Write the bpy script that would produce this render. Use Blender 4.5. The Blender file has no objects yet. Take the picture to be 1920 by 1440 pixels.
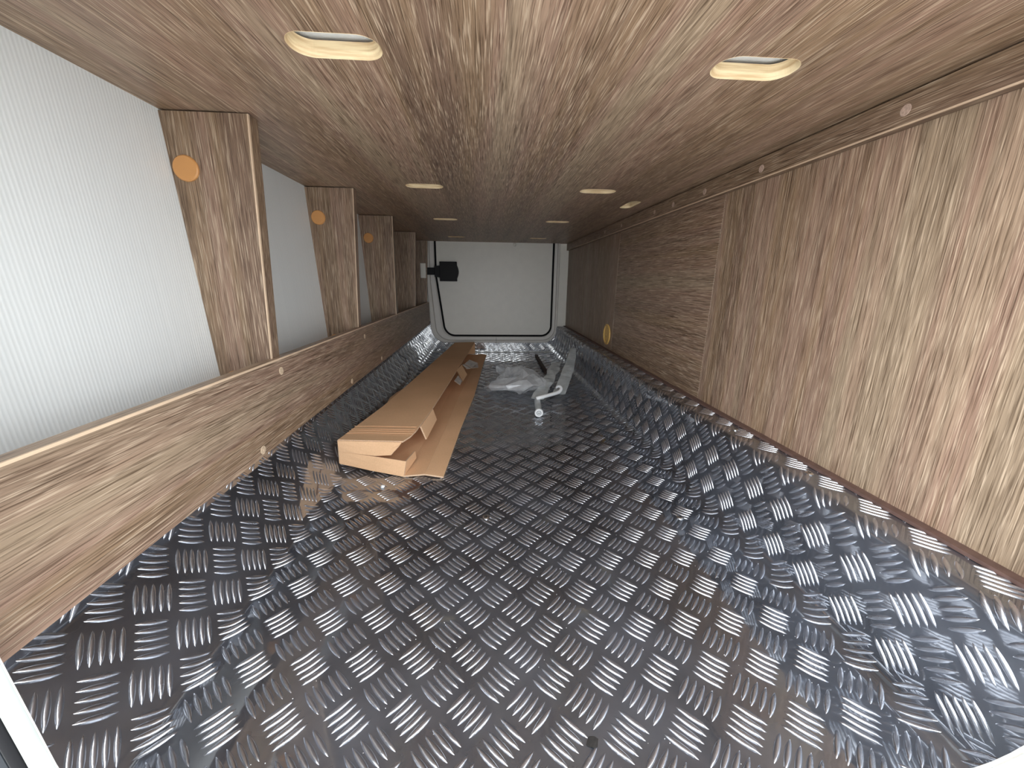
import bpy, bmesh, math, random
from mathutils import Vector, Matrix, noise
R = random.Random(7)
sc = bpy.context.scene
C = sc.collection
PI = math.pi

# ------------------------------------------------------------------ camera, world, exposure
cam_d = bpy.data.cameras.new('camera')
cam = bpy.data.objects.new('camera', cam_d)
C.objects.link(cam)
cam_d.sensor_width = 36.0
cam_d.lens = 726.0 / 1920.0 * 36.0
cam_d.clip_start = 0.01
rt = Vector((0.99753402, -0.06905589, 0.01253611))
dn = Vector((-0.00559592, -0.25630358, -0.96658014))
fw = Vector((0.0699611, 0.96412642, -0.25605797))
m = Matrix((rt, -dn, -fw)).transposed().to_4x4()
m.translation = Vector((0, 0, 0.3935))
cam.matrix_world = m
sc.camera = cam

sc.view_settings.view_transform = 'Standard'
sc.view_settings.look = 'None'
sc.view_settings.gamma = 1.0
sc.view_settings.use_curve_mapping = False
sc.view_settings.exposure = 0.0

SKY = 6.4
w = bpy.data.worlds.new('overcast_sky')
sc.world = w
w.use_nodes = True
wn = w.node_tree
bg = wn.nodes['Background']
bg.inputs['Color'].default_value = (0.90, 0.95, 1.0, 1)
bg.inputs['Strength'].default_value = SKY
# portal on the open hatch: it only tells the sampler where the sky comes in
pl = bpy.data.lights.new('hatch_portal', 'AREA')
pl.shape = 'RECTANGLE'
pl.size, pl.size_y = 0.68, 0.86
pl.cycles.is_portal = True
po = bpy.data.objects.new('hatch_portal', pl)
C.objects.link(po)
po.location = (0.08, 0.13, 0.48)
po.rotation_euler = (PI / 2, 0, 0)      # its -Z looks along +Y, into the compartment
sc.cycles.use_denoising = True
sc.cycles.max_bounces = 12
sc.cycles.diffuse_bounces = 6
sc.cycles.glossy_bounces = 6
sc.cycles.transparent_max_bounces = 16
sc.cycles.sample_clamp_indirect = 8.0

# ------------------------------------------------------------------ materials
def new_mat(name):
    mt = bpy.data.materials.new(name)
    mt.use_nodes = True
    nt = mt.node_tree
    return mt, nt, nt.nodes['Principled BSDF']

def plain(name, col, rough=0.5, metal=0.0, spec=0.5, var=0.06, scale=30.0, bump=0.0, bscale=200.0):
    mt, nt, b = new_mat(name)
    b.inputs['Roughness'].default_value = rough
    b.inputs['Metallic'].default_value = metal
    b.inputs['Specular IOR Level'].default_value = spec
    tc = nt.nodes.new('ShaderNodeTexCoord')
    nz = nt.nodes.new('ShaderNodeTexNoise')
    nz.inputs['Scale'].default_value = scale
    nz.inputs['Detail'].default_value = 4
    nt.links.new(tc.outputs['Object'], nz.inputs['Vector'])
    rp = nt.nodes.new('ShaderNodeValToRGB')
    rp.color_ramp.elements[0].position = 0.3
    rp.color_ramp.elements[1].position = 0.7
    rp.color_ramp.elements[0].color = [c * (1 - var) for c in col] + [1]
    rp.color_ramp.elements[1].color = [min(1, c * (1 + var)) for c in col] + [1]
    nt.links.new(nz.outputs['Fac'], rp.inputs['Fac'])
    nt.links.new(rp.outputs['Color'], b.inputs['Base Color'])
    if bump:
        n2 = nt.nodes.new('ShaderNodeTexNoise')
        n2.inputs['Scale'].default_value = bscale
        nt.links.new(tc.outputs['Object'], n2.inputs['Vector'])
        bp = nt.nodes.new('ShaderNodeBump')
        bp.inputs['Strength'].default_value = bump
        bp.inputs['Distance'].default_value = 0.001
        nt.links.new(n2.outputs['Fac'], bp.inputs['Height'])
        nt.links.new(bp.outputs['Normal'], b.inputs['Normal'])
    return mt

def wood(name, axis, seed=0.0, gain=1.0):
    """brown textured laminate; axis 0/1/2 = direction of the grain"""
    mt, nt, b = new_mat(name)
    L = nt.links
    tc = nt.nodes.new('ShaderNodeTexCoord')
    def nz(across, along, detail, rough, off):
        mp = nt.nodes.new('ShaderNodeMapping')
        s = [across] * 3
        s[axis] = along
        mp.inputs['Scale'].default_value = s
        mp.inputs['Location'].default_value = (seed + off, seed * 1.7 - off, seed * 0.6 + off)
        L.new(tc.outputs['Object'], mp.inputs['Vector'])
        n = nt.nodes.new('ShaderNodeTexNoise')
        n.inputs['Scale'].default_value = 1.0
        n.inputs['Detail'].default_value = detail
        n.inputs['Roughness'].default_value = rough
        n.inputs['Distortion'].default_value = 0.05
        L.new(mp.outputs['Vector'], n.inputs['Vector'])
        return n.outputs['Fac']
    def ramp(src, stops):
        r = nt.nodes.new('ShaderNodeValToRGB')
        e = r.color_ramp.elements
        e[0].position, e[1].position = stops[0][0], stops[-1][0]
        e[0].color, e[1].color = stops[0][1], stops[-1][1]
        for p, c in stops[1:-1]:
            k = e.new(p)
            k.color = c
        L.new(src, r.inputs['Fac'])
        return r.outputs['Color']
    def mix(kind, fac, a, c):
        x = nt.nodes.new('ShaderNodeMix')
        x.data_type = 'RGBA'
        x.blend_type = kind
        if isinstance(fac, float):
            x.inputs['Factor'].default_value = fac
        else:
            L.new(fac, x.inputs['Factor'])
        for sock, v in ((x.inputs['A'], a), (x.inputs['B'], c)):
            if isinstance(v, tuple):
                sock.default_value = v
            else:
                L.new(v, sock)
        return x.outputs['Result']
    g = gain
    base = ramp(nz(15, 0.6, 3, 0.5, 0), [(0.32, (0.262 * g, 0.170 * g, 0.117 * g, 1)), (0.45, (0.325 * g, 0.217 * g, 0.134 * g, 1)),
                                         (0.55, (0.365 * g, 0.236 * g, 0.168 * g, 1)), (0.68, (0.385 * g, 0.283 * g, 0.190 * g, 1))])
    dark = ramp(nz(760, 16, 3, 0.6, 5), [(0.33, (0.36, 0.32, 0.29, 1)), (0.52, (0.95, 0.95, 0.95, 1)), (0.75, (1.12, 1.12, 1.12, 1))])
    c1 = mix('MULTIPLY', 1.0, base, dark)
    c1b = mix('MULTIPLY', 1.0, c1, ramp(nz(60, 2, 2, 0.5, 9), [(0.35, (0.84, 0.84, 0.84, 1)), (0.6, (1.06, 1.06, 1.06, 1))]))
    st = nz(860, 24, 2, 0.55, 13)
    fac = ramp(st, [(0.54, (0, 0, 0, 1)), (0.68, (1, 1, 1, 1))])
    f2 = nt.nodes.new('ShaderNodeMath')
    f2.operation = 'MULTIPLY'
    f2.inputs[1].default_value = 0.72
    L.new(fac, f2.inputs[0])
    col = mix('MIX', f2.outputs[0], c1b, (0.66 * g, 0.51 * g, 0.365 * g, 1))
    L.new(col, b.inputs['Base Color'])
    b.inputs['Roughness'].default_value = 0.42
    b.inputs['Specular IOR Level'].default_value = 0.4
    bp = nt.nodes.new('ShaderNodeBump')
    bp.inputs['Strength'].default_value = 0.35
    bp.inputs['Distance'].default_value = 0.0006
    L.new(st, bp.inputs['Height'])
    L.new(bp.outputs['Normal'], b.inputs['Normal'])
    return mt

def metal_mat(name, col, rough, soft, softmix):
    mt, nt, b = new_mat(name)
    L = nt.links
    b.inputs['Base Color'].default_value = col + (1,)
    b.inputs['Metallic'].default_value = 1.0
    b.inputs['Roughness'].default_value = rough
    b2 = nt.nodes.new('ShaderNodeBsdfPrincipled')
    b2.inputs['Base Color'].default_value = (0.41, 0.45, 0.535, 1)      # fine dust and oxide, tinted blue for the skylight haze
    b2.inputs['Metallic'].default_value = 0.82
    b2.inputs['Roughness'].default_value = soft
    tc = nt.nodes.new('ShaderNodeTexCoord')
    n = nt.nodes.new('ShaderNodeTexNoise')
    n.inputs['Scale'].default_value = 9.0
    n.inputs['Detail'].default_value = 6
    L.new(tc.outputs['Object'], n.inputs['Vector'])
    mr = nt.nodes.new('ShaderNodeMapRange')
    mr.inputs['From Min'].default_value = 0.35
    mr.inputs['From Max'].default_value = 0.7
    mr.inputs['To Min'].default_value = softmix * 0.6
    mr.inputs['To Max'].default_value = softmix * 1.5
    L.new(n.outputs['Fac'], mr.inputs['Value'])
    mx = nt.nodes.new('ShaderNodeMixShader')
    L.new(mr.outputs['Result'], mx.inputs['Fac'])
    L.new(b.outputs['BSDF'], mx.inputs[1])
    L.new(b2.outputs['BSDF'], mx.inputs[2])
    L.new(mx.outputs['Shader'], nt.nodes['Material Output'].inputs['Surface'])
    # very slight waviness of rolled sheet
    n2 = nt.nodes.new('ShaderNodeTexNoise')
    n2.inputs['Scale'].default_value = 60.0
    L.new(tc.outputs['Object'], n2.inputs['Vector'])
    bp = nt.nodes.new('ShaderNodeBump')
    bp.inputs['Strength'].default_value = 0.10
    bp.inputs['Distance'].default_value = 0.0008
    L.new(n2.outputs['Fac'], bp.inputs['Height'])
    L.new(bp.outputs['Normal'], b.inputs['Normal'])
    return mt

def ribbed_white(name):
    mt, nt, b = new_mat(name)
    L = nt.links
    tc = nt.nodes.new('ShaderNodeTexCoord')
    mp = nt.nodes.new('ShaderNodeMapping')
    mp.inputs['Scale'].default_value = (3, 300, 1.5)
    L.new(tc.outputs['Object'], mp.inputs['Vector'])
    n = nt.nodes.new('ShaderNodeTexNoise')
    n.inputs['Scale'].default_value = 1
    n.inputs['Detail'].default_value = 2
    L.new(mp.outputs['Vector'], n.inputs['Vector'])
    wv = nt.nodes.new('ShaderNodeTexWave')
    wv.bands_direction = 'Y'
    wv.inputs['Scale'].default_value = 78
    wv.inputs['Distortion'].default_value = 0.5
    wv.inputs['Detail'].default_value = 1
    L.new(tc.outputs['Object'], wv.inputs['Vector'])
    ad = nt.nodes.new('ShaderNodeMath')
    ad.operation = 'ADD'
    L.new(n.outputs['Fac'], ad.inputs[0])
    L.new(wv.outputs['Fac'], ad.inputs[1])
    rp = nt.nodes.new('ShaderNodeValToRGB')
    rp.color_ramp.elements[0].position = 0.2
    rp.color_ramp.elements[0].color = (0.685, 0.71, 0.70, 1)
    rp.color_ramp.elements[1].position = 1.0
    rp.color_ramp.elements[1].color = (0.77, 0.795, 0.785, 1)
    dv = nt.nodes.new('ShaderNodeMath')
    dv.operation = 'MULTIPLY'
    dv.inputs[1].default_value = 0.6
    L.new(ad.outputs[0], dv.inputs[0])
    L.new(dv.outputs[0], rp.inputs['Fac'])
    L.new(rp.outputs['Color'], b.inputs['Base Color'])
    b.inputs['Roughness'].default_value = 0.55
    bp = nt.nodes.new('ShaderNodeBump')
    bp.inputs['Strength'].default_value = 0.20
    bp.inputs['Distance'].default_value = 0.0006
    L.new(ad.outputs[0], bp.inputs['Height'])
    L.new(bp.outputs['Normal'], b.inputs['Normal'])
    return mt

def plywood(name):
    """pale birch with layers stacked in z"""
    mt, nt, b = new_mat(name)
    L = nt.links
    tc = nt.nodes.new('ShaderNodeTexCoord')
    mp = nt.nodes.new('ShaderNodeMapping')
    mp.inputs['Scale'].default_value = (25, 25, 330)
    L.new(tc.outputs['Object'], mp.inputs['Vector'])
    n = nt.nodes.new('ShaderNodeTexNoise')
    n.inputs['Scale'].default_value = 1
    n.inputs['Detail'].default_value = 3
    L.new(mp.outputs['Vector'], n.inputs['Vector'])
    rp = nt.nodes.new('ShaderNodeValToRGB')
    rp.color_ramp.elements[0].position = 0.35
    rp.color_ramp.elements[0].color = (0.66, 0.47, 0.26, 1)
    rp.color_ramp.elements[1].position = 0.6
    rp.color_ramp.elements[1].color = (0.86, 0.70, 0.44, 1)
    L.new(n.outputs['Fac'], rp.inputs['Fac'])
    L.new(rp.outputs['Color'], b.inputs['Base Color'])
    b.inputs['Roughness'].default_value = 0.7
    return mt

def film(name, see, col=(0.85, 0.88, 0.9)):
    mt, nt, b = new_mat(name)
    L = nt.links
    b.inputs['Base Color'].default_value = col + (1,)
    b.inputs['Roughness'].default_value = 0.10
    b.inputs['Specular IOR Level'].default_value = 1.0
    tr = nt.nodes.new('ShaderNodeBsdfTransparent')
    tr.inputs['Color'].default_value = (0.93, 0.95, 0.96, 1)
    tc = nt.nodes.new('ShaderNodeTexCoord')
    n = nt.nodes.new('ShaderNodeTexNoise')
    n.inputs['Scale'].default_value = 28
    n.inputs['Detail'].default_value = 3
    L.new(tc.outputs['Object'], n.inputs['Vector'])
    mr = nt.nodes.new('ShaderNodeMapRange')
    mr.inputs['From Min'].default_value = 0.3
    mr.inputs['From Max'].default_value = 0.7
    mr.inputs['To Min'].default_value = see + 0.14
    mr.inputs['To Max'].default_value = see - 0.14
    L.new(n.outputs['Fac'], mr.inputs['Value'])
    mx = nt.nodes.new('ShaderNodeMixShader')
    L.new(mr.outputs['Result'], mx.inputs['Fac'])
    L.new(b.outputs['BSDF'], mx.inputs[1])
    L.new(tr.outputs['BSDF'], mx.inputs[2])
    L.new(mx.outputs['Shader'], nt.nodes['Material Output'].inputs['Surface'])
    return mt

def cardboard_mat(name):
    mt, nt, b = new_mat(name)
    L = nt.links
    tc = nt.nodes.new('ShaderNodeTexCoord')
    n = nt.nodes.new('ShaderNodeTexNoise')
    n.inputs['Scale'].default_value = 500
    n.inputs['Detail'].default_value = 3
    L.new(tc.outputs['Object'], n.inputs['Vector'])
    n2 = nt.nodes.new('ShaderNodeTexNoise')
    n2.inputs['Scale'].default_value = 7
    L.new(tc.outputs['Object'], n2.inputs['Vector'])
    ad = nt.nodes.new('ShaderNodeMath')
    ad.operation = 'ADD'
    L.new(n.outputs['Fac'], ad.inputs[0])
    L.new(n2.outputs['Fac'], ad.inputs[1])
    hf = nt.nodes.new('ShaderNodeMath')
    hf.operation = 'MULTIPLY'
    hf.inputs[1].default_value = 0.5
    L.new(ad.outputs[0], hf.inputs[0])
    rp = nt.nodes.new('ShaderNodeValToRGB')
    rp.color_ramp.elements[0].position = 0.3
    rp.color_ramp.elements[0].color = (0.66, 0.405, 0.225, 1)
    rp.color_ramp.elements[1].position = 0.7
    rp.color_ramp.elements[1].color = (0.82, 0.52, 0.305, 1)
    L.new(hf.outputs[0], rp.inputs['Fac'])
    L.new(rp.outputs['Color'], b.inputs['Base Color'])
    b.inputs['Roughness'].default_value = 0.8
    b.inputs['Specular IOR Level'].default_value = 0.2
    wv = nt.nodes.new('ShaderNodeTexWave')
    wv.bands_direction = 'Y'
    wv.inputs['Scale'].default_value = 45
    L.new(tc.outputs['Object'], wv.inputs['Vector'])
    bp = nt.nodes.new('ShaderNodeBump')
    bp.inputs['Strength'].default_value = 0.06
    bp.inputs['Distance'].default_value = 0.001
    L.new(wv.outputs['Fac'], bp.inputs['Height'])
    L.new(bp.outputs['Normal'], b.inputs['Normal'])
    return mt

M_CEIL = wood('laminate_ceiling', 1, 0.0)
M_CEIL2 = wood('laminate_ceiling_strip', 1, 21.0)
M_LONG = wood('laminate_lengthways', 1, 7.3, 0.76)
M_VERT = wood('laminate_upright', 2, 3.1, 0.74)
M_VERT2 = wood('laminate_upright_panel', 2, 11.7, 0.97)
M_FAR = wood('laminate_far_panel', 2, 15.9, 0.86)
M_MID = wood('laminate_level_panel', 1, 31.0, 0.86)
M_EDGE = plain('pale_edge_banding', (0.62, 0.46, 0.32), 0.5)
M_EDGE2 = plain('tan_edge_banding', (0.52, 0.39, 0.28), 0.5)
M_PLY = plywood('birch_plywood')
M_WHITE = ribbed_white('ribbed_white_vinyl')
M_PANEL = plain('white_painted_panel', (0.80, 0.775, 0.70), 0.4, var=0.02)
M_FRAME = plain('white_hatch_frame', (0.66, 0.63, 0.58), 0.4, var=0.03)
M_LIP = plain('shade_grey_hatch_lip', (0.36, 0.385, 0.36), 0.4, var=0.05, scale=60)  # white lip, greyed in colour for the shade of a person standing outside
M_BLACK = plain('black_rubber', (0.008, 0.008, 0.009), 0.75, spec=0.15)
M_LATCH = plain('black_plastic', (0.006, 0.006, 0.007), 0.5, spec=0.2)
M_DGREY = plain('dark_grey_rubber', (0.022, 0.025, 0.029), 0.6, spec=0.2)
M_DARK = plain('dark_gap_shade', (0.02, 0.018, 0.016), 0.9)  # near-black puts the shade of gaps and slots into the colour
M_ORANGE = plain('ochre_plastic_cap', (0.56, 0.27, 0.09), 0.45, var=0.04)
M_PLUG = plain('beige_plug', (0.55, 0.42, 0.29), 0.6, var=0.25, scale=400)
M_PLUGB = plain('pinkish_brown_plug', (0.46, 0.33, 0.26), 0.6, var=0.2, scale=400)
M_BRASS = plain('bare_yellow_wood', (0.72, 0.46, 0.14), 0.45, var=0.2, scale=150)
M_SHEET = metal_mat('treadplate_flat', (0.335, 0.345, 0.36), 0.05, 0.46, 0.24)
M_BAR = metal_mat('treadplate_bar', (0.72, 0.73, 0.75), 0.20, 0.36, 0.35)  # same metal as the flats, colour lightened to strengthen the sky glints
M_FLANGE = metal_mat('lightened_treadplate_flat', (0.80, 0.79, 0.76), 0.09, 0.42, 0.25)  # same plate, colour lightened to stand for the hatch daylight it mirrors
M_CARD = cardboard_mat('brown_cardboard')
M_CARDE = plain('cardboard_cut_edge', (0.66, 0.46, 0.30), 0.85, var=0.2, scale=600)
M_FILM = film('clear_plastic_film', 0.60, (0.92, 0.93, 0.94))
M_SLEEVE = film('milky_plastic_sleeve', 0.34, (0.80, 0.84, 0.84))
M_TAPE = film('packing_tape', 0.35, (0.50, 0.44, 0.40))
M_WPLAST = plain('white_plastic', (0.86, 0.87, 0.87), 0.3, var=0.02)
M_GPLAST = plain('grey_plastic', (0.34, 0.36, 0.37), 0.4)
M_STEEL = plain('bright_steel', (0.85, 0.85, 0.85), 0.25, metal=1.0)
M_BATTEN = plain('dark_red_brown_batten', (0.13, 0.075, 0.06), 0.55, var=0.2, scale=90)
M_STICK = plain('dark_brown_stick', (0.055, 0.035, 0.026), 0.7)
M_CRUMB = plain('white_crumb', (0.85, 0.85, 0.83), 0.8)
M_GRIT = plain('dark_grit', (0.018, 0.015, 0.013), 0.9, var=0.3, scale=300)
M_MATT = plain('white_mattress_cloth', (0.80, 0.82, 0.82), 0.85, bump=0.4, bscale=900)
M_OUT = plain('pale_paving', (0.58, 0.56, 0.53), 0.9, var=0.15, scale=3)

# ------------------------------------------------------------------ helpers
class MB:
    def __init__(s):
        s.v, s.f = [], []
    def poly(s, pts, flip=False):
        n = len(s.v)
        s.v += [tuple(p) for p in pts]
        f = list(range(n, n + len(pts)))
        s.f.append(f[::-1] if flip else f)
    def box(s, x0, x1, y0, y1, z0, z1):
        s.prism([(x0, y0), (x1, y0), (x1, y1), (x0, y1)], z0, z1)
    def prism(s, pts, a, b, axis=2):
        """extrude a closed 2-D outline along an axis"""
        def P(p, t):
            return (p[0], p[1], t) if axis == 2 else ((p[0], t, p[1]) if axis == 1 else (t, p[0], p[1]))
        n0, n = len(s.v), len(pts)
        s.v += [P(p, a) for p in pts] + [P(p, b) for p in pts]
        s.f.append([n0 + i for i in range(n)][::-1])
        s.f.append([n0 + n + i for i in range(n)])
        for i in range(n):
            j = (i + 1) % n
            s.f.append([n0 + i, n0 + j, n0 + n + j, n0 + n + i])
    def loft(s, rings, closed=True, caps=False):
        n = len(rings[0])
        b = len(s.v)
        for r in rings:
            s.v += [tuple(p) for p in r]
        for k in range(len(rings) - 1):
            for i in range(n if closed else n - 1):
                j = (i + 1) % n
                s.f.append([b + k * n + i, b + k * n + j, b + (k + 1) * n + j, b + (k + 1) * n + i])
        if caps:
            s.f.append([b + i for i in range(n)][::-1])
            s.f.append([b + (len(rings) - 1) * n + i for i in range(n)])
    def tube(s, path, rad, seg=10, closed=False, caps=True, flat=1.0):
        rings = []
        n = len(path)
        up = Vector((0, 0, 1))
        for i, p in enumerate(path):
            p = Vector(p)
            if closed:
                d = Vector(path[(i + 1) % n]) - Vector(path[i - 1])
            else:
                d = Vector(path[min(i + 1, n - 1)]) - Vector(path[max(i - 1, 0)])
            d.normalize()
            a = d.cross(up)
            if a.length < 1e-3:
                a = d.cross(Vector((0, 1, 0)))
            a.normalize()
            c = a.cross(d)
            r = rad[i] if isinstance(rad, (list, tuple)) else rad
            rings.append([p + a * (r * math.cos(t)) + c * (r * flat * math.sin(t)) for t in [2 * PI * k / seg for k in range(seg)]])
        if closed:
            rings.append(rings[0])
        s.loft(rings, True, caps and not closed)
    def disc(s, c, nrm, r, h, seg=20, dome=0.3):
        """a button: low cylinder with a chamfered rim"""
        c, nrm = Vector(c), Vector(nrm).normalized()
        a = nrm.cross(Vector((0, 0, 1)))
        if a.length < 1e-3:
            a = Vector((1, 0, 0))
        a.normalize()
        b = nrm.cross(a)
        rings = []
        for rr, hh in ((r, -0.0005), (r, h * 0.6), (r * (1 - dome * 0.3), h), (r * 0.02, h * 1.02)):
            rings.append([c + nrm * hh + a * (rr * math.cos(t)) + b * (rr * math.sin(t)) for t in [2 * PI * k / seg for k in range(seg)]])
        s.loft(rings, True, True)
    def build(s, name, mat, parent=None, smooth=False, bevel=0.0, fix=True):
        me = bpy.data.meshes.new(name)
        me.from_pydata(s.v, [], s.f)
        me.materials.append(mat)
        if fix:
            bm = bmesh.new()
            bm.from_mesh(me)
            bmesh.ops.recalc_face_normals(bm, faces=bm.faces)
            bm.to_mesh(me)
            bm.free()
        if smooth:
            me.shade_smooth()
        o = bpy.data.objects.new(name, me)
        C.objects.link(o)
        if parent:
            o.parent = parent
            o.matrix_parent_inverse = Matrix.Translation(-parent.location)
        if bevel:
            md = o.modifiers.new('bevel', 'BEVEL')
            md.width = bevel
            md.segments = 2
            md.limit_method = 'ANGLE'
        return o

def struct(o, label=None):
    o['kind'] = 'structure'
    if label:
        o['label'] = label
    return o

def thing(name, label, cat, loc, group=None):
    o = bpy.data.objects.new(name, None)
    o.empty_display_size = 0.02
    C.objects.link(o)
    o.location = loc
    return tag(o, label, cat, group)

def tag(o, label, cat, group=None):
    o['label'] = label
    o['category'] = cat
    if group:
        o['group'] = group
    return o

def rounded(ctrl, closed=False, steps=10):
    """ctrl: (x, z, radius) corners -> polyline with rounded corners"""
    out = []
    n = len(ctrl)
    for i, (x, z, r) in enumerate(ctrl):
        p = Vector((x, z))
        if r <= 0 or (not closed and i in (0, n - 1)):
            out += [p.copy() for _ in range(1)]
            continue
        a = Vector(ctrl[i - 1][:2]) - p
        b = Vector(ctrl[(i + 1) % n][:2]) - p
        ang = a.angle(b)
        t = r / math.tan(ang / 2)
        t = min(t, a.length * 0.95, b.length * 0.95)
        p0, p1 = p + a.normalized() * t, p + b.normalized() * t
        for k in range(steps + 1):
            u = k / steps
            out.append((1 - u) ** 2 * p0 + 2 * u * (1 - u) * p + u * u * p1 if ang > 2.6 else arc(p0, p, p1, r, u))
    return out

def arc(p0, p, p1, r, u):
    bis = ((p0 - p).normalized() + (p1 - p).normalized()).normalized()
    half = (p0 - p).angle(p1 - p) / 2
    c = p + bis * ((p0 - p).length / math.cos(half))
    v0, v1 = p0 - c, p1 - c
    th = v0.angle(v1)
    if th < 1e-4:
        return p0.lerp(p1, u)
    return c + (v0 * math.sin((1 - u) * th) + v1 * math.sin(u * th)) / math.sin(th)

# ------------------------------------------------------------------ dimensions (metres; floor z = 0)
Y0, YD = 0.17, 2.20            # near and far outer walls
ZC = 0.5935                    # underside of the bed board
XR = 0.46                      # right wall panels
def xw(z):                     # left wall leans a little
    return -0.400 + (ZC - z) * 0.0465

# ------------------------------------------------------------------ floor tray of treadplate
YF = 2.188
prof_ctrl = [(-0.3775, 0.165, 0), (-0.369, 0.096, 0.012), (-0.300, 0.0, 0.016), (0.4055, 0.0, 0.024), (0.4055, 0.149, 0.010), (0.4585, 0.149, 0)]
prof = rounded(prof_ctrl, steps=8)
arcl = [0.0]
for a, b in zip(prof, prof[1:]):
    arcl.append(arcl[-1] + (b - a).length)
# arc length origin: make u == x on the flat floor
i0 = next(i for i, p in enumerate(prof) if abs(p.y) < 1e-6 and p.x > -0.30)
shift = prof[i0].x - arcl[i0]
def sheet(u, v, h=0.0):
    """point on the folded sheet, h above its surface"""
    s_ = u - shift
    s_ = min(max(s_, 0.0), arcl[-1])
    for i in range(len(arcl) - 1):
        if s_ <= arcl[i + 1]:
            break
    a, b = prof[i], prof[i + 1]
    t = (s_ - arcl[i]) / max(arcl[i + 1] - arcl[i], 1e-9)
    p = a.lerp(b, t)
    def nrm(k):
        q0, q1 = prof[max(k - 1, 0)], prof[min(k + 1, len(prof) - 1)]
        d = (q1 - q0).normalized()
        return Vector((-d.y, d.x))
    n_ = nrm(i).lerp(nrm(i + 1), t)
    return (p.x + n_.x * h, v, p.y + n_.y * h)
U0, U1 = shift, shift + arcl[-1]

fl = MB()
ys = [Y0 + 0.004] + [Y0 + (YF - Y0) * k / 12 for k in range(1, 13)]
fl.loft([[(p.x, y, p.y) for p in prof] for y in ys], closed=False)
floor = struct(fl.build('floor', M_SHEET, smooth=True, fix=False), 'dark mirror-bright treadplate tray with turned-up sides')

def bars(place, umin, umax, vmin, vmax, ox, oy, d, name, parent, mat, keep=None):
    """lens-shaped raised bars, five to a cluster, clusters in a diagonal chequer"""
    mb = MB()
    L2, W2, H = 0.0158, 0.0028, 0.0016
    sp = 0.0077
    ns = 8
    AA = (-1.0, -0.84, -0.55, 0.0, 0.55, 0.84, 1.0)
    HH = (0.0, 0.55, 0.90, 1.0, 0.90, 0.55, 0.0)
    nc = len(AA)
    for typ in (0, 1):
        ax = (math.sqrt(.5), math.sqrt(.5)) if typ == 0 else (math.sqrt(.5), -math.sqrt(.5))
        px = (-ax[1], ax[0])
        i_lo, i_hi = int((umin - ox) / d) - 2, int((umax - ox) / d) + 2
        j_lo, j_hi = int((vmin - oy) / d) - 2, int((vmax - oy) / d) + 2
        for i in range(i_lo, i_hi + 1):
            for j in range(j_lo, j_hi + 1):
                cu, cv = ox + (i + .5 * typ) * d, oy + (j + .5 * typ) * d
                for k in range(-2, 3):
                    bu, bv = cu + px[0] * sp * k, cv + px[1] * sp * k
                    e0 = (bu - ax[0] * L2, bv - ax[1] * L2)
                    e1 = (bu + ax[0] * L2, bv + ax[1] * L2)
                    # trim at the sheet's edges
                    t0, t1 = -1.0, 1.0
                    for lo, hi, c, a in ((umin, umax, bu, ax[0] * L2), (vmin, vmax, bv, ax[1] * L2)):
                        ta, tb = (lo - c) / a, (hi - c) / a
                        t0, t1 = max(t0, min(ta, tb)), min(t1, max(ta, tb))
                    if t1 - t0 < 0.25 or (keep and not keep(bu, bv)):
                        continue
                    b0 = len(mb.v)
                    rows = []
                    for q in range(ns):
                        t = t0 + (t1 - t0) * q / (ns - 1)
                        wv = W2 * max(0.0, 1 - t * t) ** 0.8
                        hh = H * max(0.0, 1 - t ** 4) ** 0.5
                        cu_, cv_ = bu + ax[0] * L2 * t, bv + ax[1] * L2 * t
                        if wv < 1e-5:
                            rows.append([len(mb.v)])
                            mb.v.append(place(cu_, cv_, -0.0001))
                            continue
                        row = []
                        for r_ in range(nc):
                            a_ = AA[r_]
                            row.append(len(mb.v))
                            mb.v.append(place(cu_ + px[0] * wv * a_, cv_ + px[1] * wv * a_, hh * HH[r_] - 0.0001))
                        rows.append(row)
                    for ra, rb in zip(rows, rows[1:]):
                        if len(ra) == 1 and len(rb) == 1:
                            continue
                        for r_ in range(nc - 1):
                            if len(ra) == 1:
                                mb.f.append([ra[0], rb[r_], rb[r_ + 1]][::-1])
                            elif len(rb) == 1:
                                mb.f.append([ra[r_], rb[0], ra[r_ + 1]][::-1])
                            else:
                                mb.f.append([ra[r_], rb[r_], rb[r_ + 1], ra[r_ + 1]][::-1])
    o = mb.build(name, mat, parent, smooth=True, fix=False)
    o['kind'] = 'stuff'
    return o
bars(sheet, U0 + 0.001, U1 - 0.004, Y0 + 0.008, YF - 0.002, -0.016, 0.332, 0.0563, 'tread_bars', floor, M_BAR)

ub = MB()
ub.box(-0.40, 0.47, Y0, YD + 0.02, -0.030, -0.008)
struct(ub.build('floor_underlay', M_DARK), 'underfloor, coloured dark for the shade in the gap below the far plate')

# far upstand: a second treadplate standing against the far wall
up_ = MB()
out = [(-0.3000, 0.004), (0.4050, 0.004), (0.4050, 0.149), (0.40, 0.175), (-0.335, 0.175), (-0.372, 0.102)]
up_.prism(out, 2.1925, 2.198, axis=1)
tr1 = struct(up_.build('trim_1', M_FLANGE, fix=True), 'treadplate upstand, lightened for reflected daylight, across the far end below the hatch')
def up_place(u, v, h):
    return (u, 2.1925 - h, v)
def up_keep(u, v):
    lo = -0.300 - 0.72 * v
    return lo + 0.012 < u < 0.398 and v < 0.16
bars(up_place, -0.37, 0.40, 0.006, 0.165, -0.01, 0.03, 0.0563, 'tread_bars', tr1, M_FLANGE, up_keep)

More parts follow.
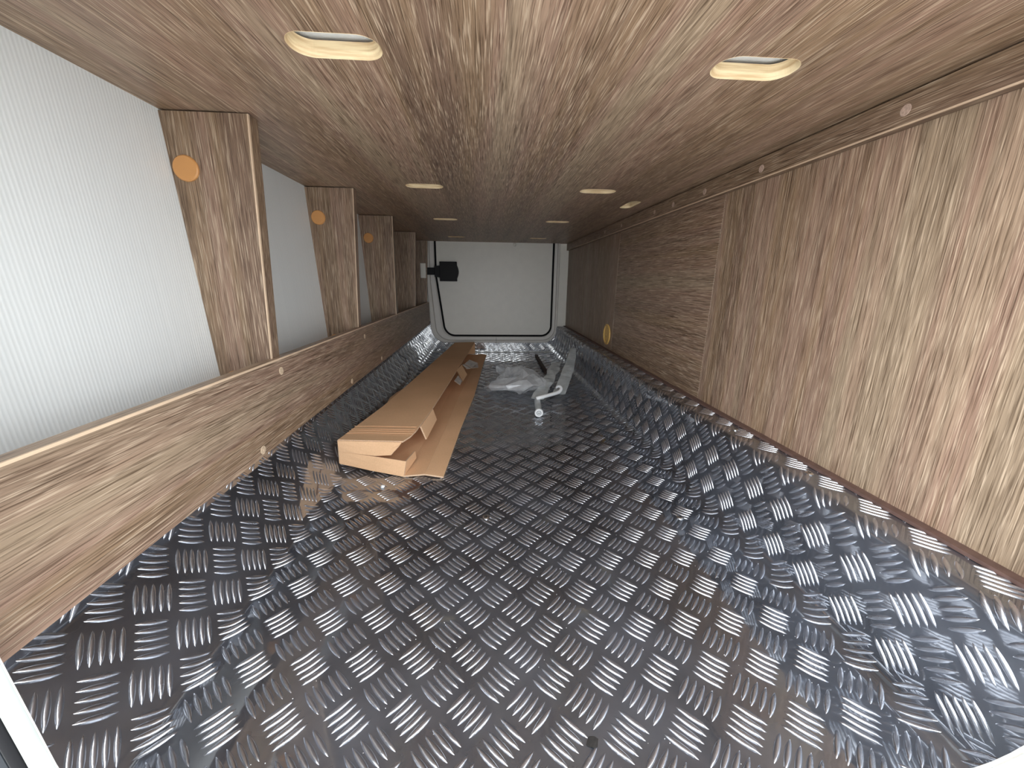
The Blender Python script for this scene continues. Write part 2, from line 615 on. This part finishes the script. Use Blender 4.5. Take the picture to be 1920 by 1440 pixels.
# ------------------------------------------------------------------ walls
wl = MB()
wl.loft([[(xw(-0.03), y, -0.03), (xw(ZC + 0.03), y, ZC + 0.03), (xw(ZC) - 0.03, y, ZC + 0.03), (xw(0) - 0.05, y, -0.03)] for y in (Y0, YD + 0.02)], caps=True)
wall_left = struct(wl.build('wall_left', M_WHITE), 'white finely ribbed vinyl wall behind the wooden posts')

wr = MB()
wr.box(XR + 0.012, XR + 0.03, Y0, YD + 0.02, -0.03, ZC + 0.03)
wall_right = struct(wr.build('wall_right', M_DARK))
for nm, y0, y1, mt, lb in (('panel', Y0 + .002, 0.7735, M_VERT2, 'wide near panel with upright grain'),
                           ('panel', 0.7755, 1.3665, M_MID, 'middle panel with level grain'),
                           ('panel', 1.3685, YD - 0.004, M_FAR, 'far panel with upright grain in the shade')):
    p = MB()
    p.box(XR, XR + 0.012, y0, y1, 0.1505, ZC - 0.004)
    o = p.build(nm, mt, wall_right, bevel=0.0008)
    o['label'] = lb

wf = MB()
wf.box(-0.45, 0.52, YD, YD + 0.03, -0.03, 1.05)
struct(wf.build('wall_far', M_PANEL), 'white far end wall around the closed hatch')

# ------------------------------------------------------------------ ceiling (underside of the bed board) with finger slots
slots = [(-0.1315, 0.420, 0), (0.260, 0.420, 0), (-0.130, 0.945, 0), (0.258, 0.946, 0), (-0.130, 1.417, 0), (0.252, 1.417, 0),
         (-0.130, 1.956, 0), (0.257, 1.953, 0), (0.3865, 1.090, 1)]
def stadium(cx, cy, hl, hw, turned, n=10):
    r = hw * 0.92
    pts = []
    for sx, sy, a0 in ((1, -1, -PI / 2), (1, 1, 0), (-1, 1, PI / 2), (-1, -1, PI)):
        for k in range(n + 1):
            a = a0 + PI / 2 * k / n
            x, y = sx * (hl - r) + r * math.cos(a), sy * (hw - r) + r * math.sin(a)
            pts.append((cx + x, cy + y) if not turned else (cx + y, cy + x))
    return pts
TH = 0.0125
cu = bpy.data.curves.new('ceiling_outline', 'CURVE')
cu.dimensions = '2D'
cu.fill_mode = 'BOTH'
cu.extrude = TH / 2
def spl(pts):
    s_ = cu.splines.new('POLY')
    s_.points.add(len(pts) - 1)
    for p, q in zip(s_.points, pts):
        p.co = (q[0], q[1], 0, 1)
    s_.use_cyclic_u = True
XS = -0.3055
spl([(XS, Y0 + 0.03), (XR + 0.012, Y0 + 0.03), (XR + 0.012, YD - 0.004), (XS, YD - 0.004)])
HL, HW = 0.0395, 0.0190
for cx, cy, tn in slots:
    k = 0.80 if tn else 1.0
    spl(stadium(cx, cy, (HL if not tn else 0.047) + 0.001, (HW if not tn else 0.0145) + 0.001, tn))
tmp = bpy.data.objects.new('tmp', cu)
C.objects.link(tmp)
dg = bpy.context.evaluated_depsgraph_get()
me = bpy.data.meshes.new_from_object(tmp.evaluated_get(dg), depsgraph=dg)
bpy.data.objects.remove(tmp)
me.name = 'ceiling'
me.transform(Matrix.Translation((0, 0, ZC + TH / 2)))
me.materials.clear()
me.materials.append(M_CEIL)
for p_ in me.polygons:
    p_.use_smooth = False
ceiling = struct(bpy.data.objects.new('ceiling', me), 'brown wood-grain underside of the bed board with finger slots')
C.objects.link(ceiling)
for cx, cy, tn in slots:
    hl, hw = (HL, HW) if not tn else (0.047, 0.0145)
    rm = MB()
    rings = []
    for off, z in ((0.0012, ZC - 0.0002), (0.0002, ZC + 0.0006), (-0.0012, ZC + 0.0035), (-0.0022, ZC + 0.0055), (-0.0022, ZC + TH), (0.0012, ZC + TH), (0.0012, ZC - 0.0002)):
        rings.append([(x, y, z) for x, y in stadium(cx, cy, hl + off, hw + off, tn)])
    rm.loft(rings)
    o = rm.build('slot_rim', M_PLY, ceiling, smooth=False)
    o['label'] = 'bare pale plywood edge of a finger slot'
sp_ = MB()
sp_.box(xw(ZC) - 0.004, XS - 0.0012, Y0 + 0.03, YD - 0.004, ZC + 0.0006, ZC + TH)
sp_o = sp_.build('side_strip', M_CEIL2, ceiling, bevel=0.0006)
eb = MB()
eb.box(XS - 0.0014, XS + 0.0001, Y0 + 0.03, YD - 0.004, ZC - 0.0001, ZC + TH)
o = eb.build('edge_banding', M_EDGE2, ceiling)
o['label'] = 'pale line along the edge of the bed board'

# mattress lying on the board, seen through the slots
mt_ = MB()
mt_.box(-0.38, 0.45, 0.22, 2.15, ZC + TH + 0.004, ZC + TH + 0.12)
tag(mt_.build('mattress', M_MATT, bevel=0.01), 'white mattress lying on the bed board, glimpsed through the slots', 'mattress')
hd = MB()
hd.box(-0.5, 0.55, Y0, YD + .03, 1.05, 1.07)
struct(hd.build('ceiling_upper', M_PANEL), 'upper panel closing the space above the bed board')

# ------------------------------------------------------------------ far hatch (door_1)
outer_c = [(-0.307, 0.80, 0), (-0.3075, 0.36, 0.25), (-0.2925, 0.0565, 0.085), (0.4095, 0.0565, 0.08), (0.409, 0.80, 0)]
gask_c = [(-0.259, 0.80, 0), (-0.2585, 0.42, 0.25), (-0.2170, 0.0965, 0.062), (0.3750, 0.0965, 0.055), (0.3750, 0.80, 0)]
outer_p, gask_p = rounded(outer_c, steps=12), rounded(gask_c, steps=12)
door = MB()
pts = [(p.x, p.y) for p in gask_p]
door.prism(pts, 2.186, 2.199, axis=1)
door_1 = struct(door.build('door_1', M_PANEL), 'closed white hatch at the far end')
fr = MB()
rings = []
for t, y in ((0.0, 2.1990), (0.0, 2.1820), (0.06, 2.1795), (0.30, 2.1795), (0.345, 2.1810), (0.36, 2.1850), (0.375, 2.1810), (0.42, 2.1790), (0.80, 2.1800), (0.93, 2.1850), (0.95, 2.1985)):
    rings.append([(a.lerp(b, t).x, y, a.lerp(b, t).y) for a, b in zip(outer_p, gask_p)])
fr.loft(rings, closed=False)
o = fr.build('frame', M_FRAME, door_1, smooth=False)
gk = MB()
gk.tube([(p.x, 2.184, p.y) for p in gask_p], 0.0052, 8)
o = gk.build('gasket', M_BLACK, door_1, smooth=True)
o['label'] = 'thin black rubber seal round the hatch'
jn = MB()
jn.box(0.0645, 0.0658, 2.1783, 2.181, 0.060, 0.086)
jn.build('seal_joint', M_DGREY, door_1)
# latch
lt = MB()
pts = [(-0.235, 0.390), (-0.145, 0.390)] + [(-0.145 + 0.009 * math.sin(PI * k / 8) , 0.405 + 0.068 * k / 8) for k in range(9)] + [(-0.145, 0.4905), (-0.235, 0.4905)]
lt.prism(pts, 2.150, 2.186, axis=1)
latch = lt.build('latch', M_LATCH, door_1, bevel=0.002)
latch['label'] = 'square black plastic latch with an arm reaching left'
ar = MB()
ar.prism([(-0.262, 0.4115), (-0.233, 0.409), (-0.233, 0.470), (-0.262, 0.468)], 2.156, 2.176, axis=1)
ar.prism([(-0.318, 0.422)] + [(-0.313 - 0.010 * math.cos(PI * k / 8 - PI / 2) , 0.4405 - 0.0185 * math.cos(PI * k / 8)) for k in range(9)] + [(-0.262, 0.459), (-0.262, 0.422)], 2.150, 2.164, axis=1)
ar.build('arm', M_LATCH, latch, bevel=0.0015)
for dz in (-0.009, 0.0, 0.009):
    rv = MB()
    rv.disc((-0.3085 + abs(dz) * .3, 2.1500, 0.4405 + dz), (0, -1, 0), 0.0022, 0.001, 10)
    rv.build('rivet', M_STEEL, latch)
kn = MB()
kn.disc((0.163, 2.186, 0.583), (0, -1, 0), 0.009, 0.010, 14, 1.2)
kn.build('knob', M_PANEL, door_1)

# ------------------------------------------------------------------ near hatch opening (door_2) and near wall
near_c = [(-0.262, 0.92, 0.06), (-0.2505, 0.230, 0.1), (-0.2365, 0.0565, 0.070), (0.4095, 0.0565, 0.080), (0.409, 0.92, 0.06)]
near_p = rounded(near_c, closed=True, steps=10)
def grow(pts, d):
    n = len(pts)
    res = []
    for i, p in enumerate(pts):
        t = pts[(i + 1) % n] - pts[i - 1]
        t.normalize()
        nn = Vector((t.y, -t.x))
        res.append(p + nn * d)
    return res
cen = Vector((0.08, 0.48))
if (grow(near_p, 0.01)[0] - cen).length < (near_p[0] - cen).length:
    sgn = -1
else:
    sgn = 1
def nring(d, y):
    return [(p.x, y, p.y) for p in grow(near_p, sgn * d)]
nl = MB()
nl.loft([nring(0.0, 0.1725), nring(0.0, 0.1700), nring(0.0012, 0.1685), nring(0.0030, 0.1678), nring(0.0062, 0.1678), nring(0.0075, 0.1695), nring(0.0075, 0.1725), nring(0.0, 0.1725)])
door_2 = struct(nl.build('door_2', M_LIP, smooth=True), 'pale lip of the open hatch at the near end')
g1 = MB()
g1.tube([p for p in nring(0.0108, 0.1690)], 0.0034, 8, closed=True)
o = g1.build('gasket', M_BLACK, door_2, smooth=True)
o['label'] = 'black rubber bulb seal outside the pale lip'
g2 = MB()
g2.loft([nring(0.0150, 0.1712), nring(0.0155, 0.1675), nring(0.018, 0.1665), nring(0.090, 0.1665), nring(0.090, 0.1718), nring(0.0150, 0.1718)])
o = g2.build('outer_seal', M_DGREY, door_2, smooth=False)
wn_ = MB()
big = []
for p in near_p:
    d = p - cen
    k = max(abs(d.x) / 0.75, abs(d.y) / 0.75)
    big.append(cen + d / k)
def inr(d, y):
    return nring(d, y)
wn_.loft([inr(0.0070, 0.1722), [(p.x, 0.1722, p.y) for p in big], [(p.x, 0.178, p.y) for p in big], inr(0.0070, 0.178), inr(0.0070, 0.1722)])
struct(wn_.build('wall_near', M_PANEL), 'white near outer wall round the open hatch')

gd = MB()
gd.box(-12, 12, -20, 0.10, -0.85, -0.75)
struct(gd.build('ground', M_OUT), 'pale paving outside the open hatch')

# ------------------------------------------------------------------ left posts
def post(y, th, label, cap, foot, xb=-0.309, seed=0):
    o = thing('wooden_post', label, 'post', (-0.35, y, 0.17), 'wooden posts along the white wall')
    z1, z0 = ZC - 0.0015, 0.166
    def xr_(z):
        return -0.2935 + (ZC - z) * (xb + 0.2935) / (ZC - 0.27)
    b = MB()
    b.prism([(xw(z0) - .001, z0), (xr_(z0) - 0.0015, z0), (xr_(z1) - 0.0015, z1), (xw(z1) - .001, z1)], y, y + th, axis=1)
    b.build('board', M_VERT, o)
    e = MB()
    e.prism([(xr_(z0) - 0.0015, z0), (xr_(z0), z0), (xr_(z1), z1), (xr_(z1) - 0.0015, z1)], y - 0.0003, y + 0.003, axis=1)
    q = e.build('edge_banding', M_EDGE, o)
    q['label'] = 'pale front edge line'
    e2 = MB()
    e2.prism([(xr_(z0) - 0.0015, z0), (xr_(z0) - .0003, z0), (xr_(z1) - .0003, z1), (xr_(z1) - 0.0015, z1)], y + 0.003, y + th, axis=1)
    e2.build('side_face', M_VERT, o)
    if cap:
        c = MB()
        c.disc((cap[0], y, cap[1]), (0, -1, 0), 0.0155, 0.0035, 28)
        q = c.build('screw_cap', M_ORANGE, o, smooth=False)
        q['label'] = 'round ochre plastic screw cap'
    if foot:
        c = MB()
        c.disc((foot[0], y, foot[1]), (0, -1, 0), 0.0155, 0.0035, 28)
        q = c.build('screw_cap', M_ORANGE, o, smooth=False)
        q['label'] = 'ochre screw cap half hidden behind the low board'
    return o
post(0.576, 0.022, 'nearest tapered wooden post with an ochre cap, on the white wall', (-0.3785, 0.5275), (-0.362, 0.2475))
post(0.978, 0.022, 'second tapered wooden post from the front, with an ochre cap', (-0.376, 0.5285), (-0.365, 0.2475))
post(1.362, 0.022, 'third tapered wooden post from the front, with a small ochre cap', (-0.373, 0.5235), None, -0.300)
post(1.790, 0.022, 'fourth wooden post from the front, capless and in shade', None, None)
post(2.150, 0.022, 'farthest dark wooden post beside the far hatch latch', None, None, -0.309)
st = MB()
st.prism([(-0.334, 0.405), (-0.306, 0.405), (-0.306, 0.480), (-0.334, 0.480)], 2.144, 2.150, axis=1)
tag(st.build('strike_plate', M_PANEL, bevel=0.002), 'small white strike plate on the farthest post, behind the latch arm', 'strike plate')

# low board in front of the posts
lb = thing('low_side_board', 'long low wooden board fixed in front of the posts on the left', 'board', (-0.305, 1.18, 0.16))
b = MB()
b.box(-0.3148, -0.3015, Y0 + 0.025, YD - 0.025, 0.160, 0.2790)
b.build('board', M_LONG, lb)
b = MB()
b.box(-0.3148, -0.3000, Y0 + 0.025, YD - 0.025, 0.2790, 0.2803)
b.build('edge_banding', M_LONG, lb)
b = MB()
b.box(-0.3015, -0.3000, Y0 + 0.025, YD - 0.025, 0.160, 0.2780)
b.build('face', M_LONG, lb)
b = MB()
b.box(-0.3016, -0.2998, Y0 + 0.025, YD - 0.025, 0.2780, 0.2804)
q = b.build('edge_line', M_EDGE, lb)
q['label'] = 'pale top edge line'
for y, z in ((0.580, 0.2615), (0.993, 0.2555), (0.506, 0.1685), (0.872, 0.1705), (1.137, 0.1715)):
    d = MB()
    d.disc((-0.3000, y, z), (1, 0, 0), 0.0058, 0.0007, 16)
    q = d.build('plug', M_PLUG, lb)
    q['label'] = 'round beige screw plug'

# ------------------------------------------------------------------ rail at the top right
rl = thing('wooden_rail', 'narrow wooden rail along the top of the right-hand panels', 'rail', (0.453, 1.18, 0.56))
b = MB()
b.box(0.4475, XR - 0.0002, Y0 + 0.03, YD - 0.006, 0.5605, ZC - 0.0022)
b.build('board', M_LONG, rl)
b = MB()
b.box(0.4468, 0.4482, Y0 + 0.03, YD - 0.006, 0.5588, 0.5606)
q = b.build('edge_banding', M_EDGE, rl)
q['label'] = 'pale lower edge line'
b = MB()
b.box(0.4482, XR - 0.0002, Y0 + 0.03, YD - 0.006, 0.5590, 0.5605)
b.build('underside', M_LONG, rl)
for y in (0.442, 0.664, 0.831, 0.967, 1.071, 1.325, 1.505):
    d = MB()
    d.disc((0.4475, y, 0.5745), (-1, 0, 0), 0.0058, 0.0007, 16)
    d.build('plug', M_PLUGB, rl)

# batten where the panels meet the tray
b = MB()
b.box(0.4490, XR + 0.004, Y0 + 0.004, YD - 0.006, 0.1495, 0.1535)
struct(b.build('trim_2', M_BATTEN), 'thin brown batten between the tray lip and the right-hand panels')

# cable hole ring low on the right wall
gr = MB()
rings = []
for r_, h in ((0.0385, 0.0), (0.0385, 0.0025), (0.036, 0.004), (0.031, 0.004), (0.028, 0.001), (0.001, 0.0008)):
    rings.append([(XR - h, 1.430 + r_ * math.cos(t), 0.2055 + r_ * math.sin(t)) for t in [2 * PI * k / 32 for k in range(32)]])
gr.loft(rings, caps=True)
tag(gr.build('grommet', M_BRASS, smooth=False), 'round yellow wooden ring low on the far right panel', 'grommet')

# ------------------------------------------------------------------ cardboard box
cb = thing('cardboard_box', 'long torn-open brown cardboard box lying on the floor', 'box', (-0.16, 1.4, 0.0))
def sheetpart(name, quads, parent, th=0.0032, mat=M_CARD, label=None, sub=0, wob=0.0):
    """thin corrugated sheet from a grid of points (rows), solidified"""
    mb = MB()
    mb.loft(quads, closed=False)
    o = mb.build(name, mat, parent, fix=False)
    if sub:
        s_ = o.modifiers.new('sub', 'SUBSURF')
        s_.subdivision_type = 'SIMPLE'
        s_.levels = s_.render_levels = sub
    sd = o.modifiers.new('thick', 'SOLIDIFY')
    sd.thickness = th
    sd.offset = 0.0
    o.data.materials.append(M_CARDE)
    sd.material_offset_rim = 1
    if label:
        o['label'] = label
    return o
LL = [(-0.304, 0.768, 0.0710), (-0.300, 0.795, 0.0715), (-0.2955, 0.82, 0.072), (-0.266, 0.988, 0.072), (-0.245, 1.187, 0.072), (-0.190, 1.746, 0.072), (-0.158, 2.075, 0.072)]
RR = [(-0.170, 0.757, 0.0700), (-0.159, 0.785, 0.0705), (-0.152, 0.815, 0.0715), (-0.134, 0.982, 0.072), (-0.119, 1.184, 0.072), (-0.069, 1.865, 0.072), (-0.054, 2.095, 0.072)]
def mid(a, b, t, dz=0.0):
    return (a[0] + (b[0] - a[0]) * t, a[1] + (b[1] - a[1]) * t, a[2] + (b[2] - a[2]) * t + dz)
rows = []
for i, (a, b) in enumerate(zip(LL, RR)):
    dz = -0.0012 if i in (1, 2) else 0.0
    rows.append([mid(a, b, t, dz) for t in (0, .33, .66, 1)])
sheetpart('lid', rows, cb)
for y in (0.800, 0.812, 0.822, 0.840):
    cr = MB()
    cr.tube([(-0.2975 + (y - .8) * .08, y + .004, 0.0727), (-0.25, y + .002, 0.0733), (-0.155, y - .006, 0.0729)], 0.0011, 6, flat=0.6)
    cr.build('crease', M_CARD, cb)
# hanging front flap, torn at its right end
top = [(-0.304, 0.7665, 0.0708), (-0.262, 0.763, 0.0705), (-0.222, 0.760, 0.070), (-0.196, 0.757, 0.070), (-0.1715, 0.7555, 0.0695)]
bot = [(-0.304, 0.7675, 0.0470), (-0.262, 0.7590, 0.0440), (-0.226, 0.7530, 0.0415), (-0.1935, 0.7500, 0.0440), (-0.1765, 0.7520, 0.0630)]
sheetpart('front_flap', [[mid(a, b, t) for a, b in zip(top, bot)] for t in (0, .5, 1)], cb, label='hanging front flap with a torn right end')
# lower front panel
ft = [(-0.3035, 0.770, 0.0460), (-0.235, 0.7575, 0.0395), (-0.1625, 0.7440, 0.0325)]
fb = [(-0.3060, 0.770, 0.0180), (-0.237, 0.7530, 0.0085), (-0.1675, 0.7365, 0.0020)]
sheetpart('front_panel', [ft, [mid(a, b, .5) for a, b in zip(ft, fb)], fb], cb, label='sunlit lower front panel')
# bottom
bl = [(-0.306, 0.770, 0.0180), (-0.276, 0.99, 0.010), (-0.247, 1.187, 0.006), (-0.192, 1.746, 0.006), (-0.158, 2.075, 0.006)]
br = [(-0.1675, 0.7365, 0.0020), (-0.150, 0.931, 0.0030), (-0.1285, 1.301, 0.0030), (-0.075, 1.865, 0.0030), (-0.050, 2.095, 0.0030)]
sheetpart('bottom', [[mid(a, b, t) for t in (0, .5, 1)] for a, b in zip(bl, br)], cb)
# left side wall
sheetpart('side_wall', [[a, b] for a, b in zip([LL[0], LL[3], LL[4], LL[5], LL[6]], bl)], cb)
# back wall
sheetpart('back_wall', [[LL[6], RR[6]], [(-0.158, 2.09, 0.006), (-0.052, 2.11, 0.006)]], cb)
# opened right side lying on the floor, in two creased strips
c0 = br
c1 = [(-0.1250, 0.735, 0.0058), (-0.107, 0.984, 0.0065), (-0.0865, 1.322, 0.0060), (-0.042, 1.865, 0.006), (-0.018, 2.095, 0.006)]
c2 = [(-0.0860, 0.7270, 0.0030), (-0.066, 1.000, 0.0030), (-0.0370, 1.321, 0.0030), (-0.006, 1.865, 0.003), (0.010, 2.095, 0.003)]
sheetpart('opened_side', [[a, b] for a, b in zip(c0, c1)], cb, label='right side of the box folded flat on the floor')
sheetpart('tuck_flap', [[a, b] for a, b in zip(c1, c2)], cb, label='outer creased strip of the opened side')
# little upright tab at the front right corner, and a torn tab hanging from the lid
sheetpart('corner_tab', [[(-0.1640, 0.7455, 0.0325), (-0.1565, 0.805, 0.0270)], [(-0.1680, 0.7400, 0.0030), (-0.1530, 0.797, 0.0140)]], cb, label='small upright corner tab')
sheetpart('torn_tab', [[(-0.1480, 0.846, 0.0690), (-0.1360, 0.965, 0.0715)], [(-0.1370, 0.849, 0.0360), (-0.1265, 0.962, 0.0430)]], cb, label='torn tab hanging from the lid edge')
sheetpart('torn_tab', [[(-0.1040, 1.415, 0.0715), (-0.0900, 1.500, 0.0730)], [(-0.0760, 1.300, 0.058), (-0.0660, 1.40, 0.058)]], cb, label='torn tab farther back along the lid edge')
# strips of packing tape still stuck to the torn edge
sheetpart('packing_tape', [[(-0.088, 1.505, 0.074), (-0.068, 1.440, 0.070)], [(-0.062, 1.580, 0.066), (-0.045, 1.520, 0.056)], [(-0.030, 1.605, 0.060), (-0.026, 1.560, 0.050)]], cb, th=0.0008, mat=M_TAPE, label='loose greyish strip of packing tape')
sheetpart('packing_tape', [[(-0.064, 1.610, 0.072), (-0.030, 1.600, 0.061)], [(-0.080, 1.525, 0.073), (-0.050, 1.500, 0.062)]], cb, th=0.0008, mat=M_TAPE, label='loose greyish strip of packing tape')
sheetpart('packing_tape', [[(-0.102, 1.262, 0.070), (-0.082, 1.245, 0.060)], [(-0.094, 1.330, 0.072), (-0.078, 1.300, 0.060)]], cb, th=0.0008, mat=M_TAPE, label='loose greyish strip of packing tape')
# tongue at the left edge of the lid
sheetpart('side_tongue', [[(-0.262, 1.00, 0.070), (-0.247, 1.17, 0.070)], [(-0.276, 1.10, 0.060), (-0.268, 1.16, 0.060)]], cb, label='small tongue on the left edge')

# ------------------------------------------------------------------ plastic bag, sleeves, white parts
def crumple(name, path, widths, heights, mat, parent=None, seed=0, amp=0.006, seg=28):
    """a flattened, wrinkled film tube following a path"""
    rings = []
    n = len(path)
    for i in range(n):
        p = Vector(path[i])
        d = (Vector(path[min(i + 1, n - 1)]) - Vector(path[max(i - 1, 0)])).normalized()
        a = d.cross(Vector((0, 0, 1))).normalized()
        c = a.cross(d)
        ring = []
        for k in range(seg):
            t = 2 * PI * k / seg
            q = p + a * (widths[i] * math.cos(t)) + c * (heights[i] * math.sin(t))
            nv = noise.noise_vector(q * 24 + Vector((seed, 0, 0)))
            nr = noise.ridged_multi_fractal(q * 15 + Vector((seed * 3, 1, 2)), 1.0, 2.2, 3, 1.0, 2.0)
            q = q + nv * amp + c * ((nr - 1.2) * amp * 0.7)
            q.z = max(q.z, 0.002)
            ring.append(q)
        rings.append(ring)
    mb = MB()
    mb.loft(rings)
    return mb.build(name, mat, parent, smooth=False)
def bez(pts, n):
    out = []
    m_ = len(pts) - 1
    for k in range(n):
        u = k / (n - 1)
        q = Vector((0, 0, 0))
        for i, p in enumerate(pts):
            q += Vector(p) * (math.comb(m_, i) * u ** i * (1 - u) ** (m_ - i))
        out.append(q)
    return out

n = 14
pth = bez([(0.055, 1.44, 0.016), (0.10, 1.38, 0.06), (0.14, 1.47, 0.050), (0.195, 1.46, 0.030)], n)
wd = [0.035 + 0.125 * math.sin(PI * min(1, (k + 1) / n * 1.05)) ** 0.7 for k in range(n)]
ht = [0.008 + 0.028 * math.sin(PI * (k + .5) / n) for k in range(n)]
bag = crumple('plastic_bag', pth, wd, ht, M_FILM, seed=4, amp=0.018, seg=22)
tag(bag, 'clear crumpled plastic bag on the floor right of the cardboard box', 'bag')
s1 = crumple('plastic_sleeve', bez([(0.175, 1.22, 0.020), (0.21, 1.30, 0.045), (0.27, 1.47, 0.055), (0.305, 1.60, 0.062)], 20), [0.022 + 0.004 * math.sin(k) for k in range(20)], [0.004] * 20, M_SLEEVE, seed=9, amp=0.004)
tag(s1, 'shorter milky plastic sleeve, the left of the two leaning behind the white rod', 'sleeve')
s2 = crumple('plastic_sleeve', bez([(0.255, 1.265, 0.024), (0.30, 1.38, 0.050), (0.35, 1.52, 0.080), (0.388, 1.66, 0.112)], 24), [0.022 - 0.010 * (k / 23) ** 3 for k in range(24)], [0.004] * 24, M_SLEEVE, seed=2, amp=0.003)
tag(s2, 'longer milky plastic sleeve leaning on the right side of the tray', 'sleeve')

rod = MB()
pa = [(0.166, 1.192, 0.0275), (0.20, 1.212, 0.030), (0.240, 1.236, 0.033)]
cx, cz = 0.2520, 0.0440
pa += bez([(0.240, 1.236, 0.033), (0.262, 1.250, 0.0335), (0.268, 1.256, 0.052), (0.254, 1.262, 0.053), (0.243, 1.266, 0.049), (0.246, 1.27, 0.040)], 12)[1:]
rod.tube(pa, [0.0062] * 3 + [0.0062 - 0.0028 * k / 10 for k in range(11)], 12)
tag(rod.build('white_rod', M_WPLAST, smooth=True), 'white plastic rod with a curled end lying over the plastic bag', 'rod')

pin = thing('roller_pin', 'short grey plastic tube with a round white washer facing the open hatch', 'tube', (0.161, 1.09, 0.0))
def ringset(name, mat, rs, y0, ax):
    mb = MB()
    rings = []
    for r_, dy in rs:
        rings.append([(0.1605 + ax * dy + r_ * math.cos(t), y0 + dy, 0.0145 + r_ * math.sin(t)) for t in [2 * PI * k / 24 for k in range(24)]])
    mb.loft(rings, caps=True)
    return mb.build(name, mat, pin, smooth=False)
ringset('tube', M_SLEEVE, [(0.0105, 0.0), (0.0105, 0.11)], 1.092, 0.10)
q = ringset('washer', M_WPLAST, [(0.0130, 0.006), (0.0130, 0.0015), (0.0120, 0.0), (0.0078, 0.0), (0.0070, 0.0022), (0.0070, 0.006)], 1.086, 0.1)
q['label'] = 'round white washer'
q = ringset('core', M_GPLAST, [(0.0072, 0.004), (0.0072, 0.0010), (0.0048, 0.0010)], 1.0865, 0.1)
q = ringset('hub', M_WPLAST, [(0.0046, 0.003), (0.0046, -0.0005), (0.0022, -0.0010), (0.0018, 0.001)], 1.0865, 0.1)

stk = MB()
stk.prism([(0.262, 1.640), (0.276, 1.640), (0.286, 2.060), (0.272, 2.060)], 0.0012, 0.013)
tag(stk.build('wooden_stick', M_STICK, bevel=0.001), 'dark brown stick lying on the floor behind the plastic sleeves', 'stick')

# ------------------------------------------------------------------ screws and crumbs
def screw(p, nrm, label, r=0.0062):
    o = thing('screw', label, 'screw', p, 'screws in the treadplate tray')
    c = MB()
    c.disc(p, nrm, r, 0.0022, 18, 1.0)
    c.build('head', M_STEEL, o, smooth=False)
    nv = Vector(nrm)
    a = nv.cross(Vector((0, 1, 0)))
    x = MB()
    for d in (a, Vector((0, 1, 0))):
        e = nv.cross(d)
        P = Vector(p) + nv * 0.0022
        x.loft([[P + d * (r * .5 * s1_) + e * (r * .12 * s2_) + nv * h for s1_, s2_ in ((-1, -1), (1, -1), (1, 1), (-1, 1))] for h in (-0.001, 0.00015)], caps=True)
    x.build('cross_slot', M_DARK, o)
screw((0.001, 0.587, 0.0), (0, 0, 1), 'steel screw head in the middle of the floor, before the box')
screw((0.338, 0.570, 0.0), (0, 0, 1), 'steel screw head in the floor near its right-hand fold')
screw((0.4330, 0.442, 0.149), (0, 0, 1), 'steel screw head on the right lip, nearest the open hatch', 0.005)
screw((0.4330, 0.600, 0.149), (0, 0, 1), 'steel screw head on the right lip, second from the open hatch', 0.004)
screw((0.4330, 0.800, 0.149), (0, 0, 1), 'steel screw head on the right lip, third from the open hatch', 0.004)
screw((0.4330, 1.090, 0.149), (0, 0, 1), 'steel screw head on the right lip, farthest from the open hatch', 0.004)
screw((0.4055, 1.135, 0.085), (-1, 0, 0), 'steel screw head in the upright right flank of the tray', 0.004)
def lump(name, p, r, mat, seed, flat=0.5):
    bm = bmesh.new()
    bmesh.ops.create_icosphere(bm, subdivisions=2, radius=r)
    for v in bm.verts:
        v.co *= 1 + 0.5 * noise.noise(v.co * (1.2 / r) + Vector((seed, 0, 0)))
        v.co.z *= flat
    me = bpy.data.meshes.new(name)
    bm.to_mesh(me)
    bm.free()
    me.materials.append(mat)
    o = bpy.data.objects.new(name, me)
    C.objects.link(o)
    o.location = (p[0], p[1], p[2] + r * flat * 0.8)
    return o
tag(lump('crumb', (-0.201, 0.697, 0), 0.0040, M_CRUMB, 1, 0.7), 'white crumb on the floor just before the box front', 'crumb')
tag(lump('grit', (0.093, 0.244, 0), 0.0050, M_GRIT, 5, 0.25), 'dark speck of grit on the floor near the open hatch', 'grit')
dust = MB()
for _ in range(260):
    x, y = R.uniform(-0.27, 0.38), R.uniform(0.20, 0.85)
    r_ = R.uniform(0.00025, 0.0006)
    z = 0.0001
    b0 = len(dust.v)
    dust.v += [(x - r_, y, z), (x, y - r_, z), (x + r_, y, z), (x, y + r_, z), (x, y, z + r_ * 1.2)]
    for k in range(4):
        dust.f.append([b0 + k, b0 + (k + 1) % 4, b0 + 4])
du = dust.build('dust', M_CRUMB)
du['kind'] = 'stuff'
du['label'] = 'pale specks of dust scattered over the front of the floor'
du['category'] = 'dust'
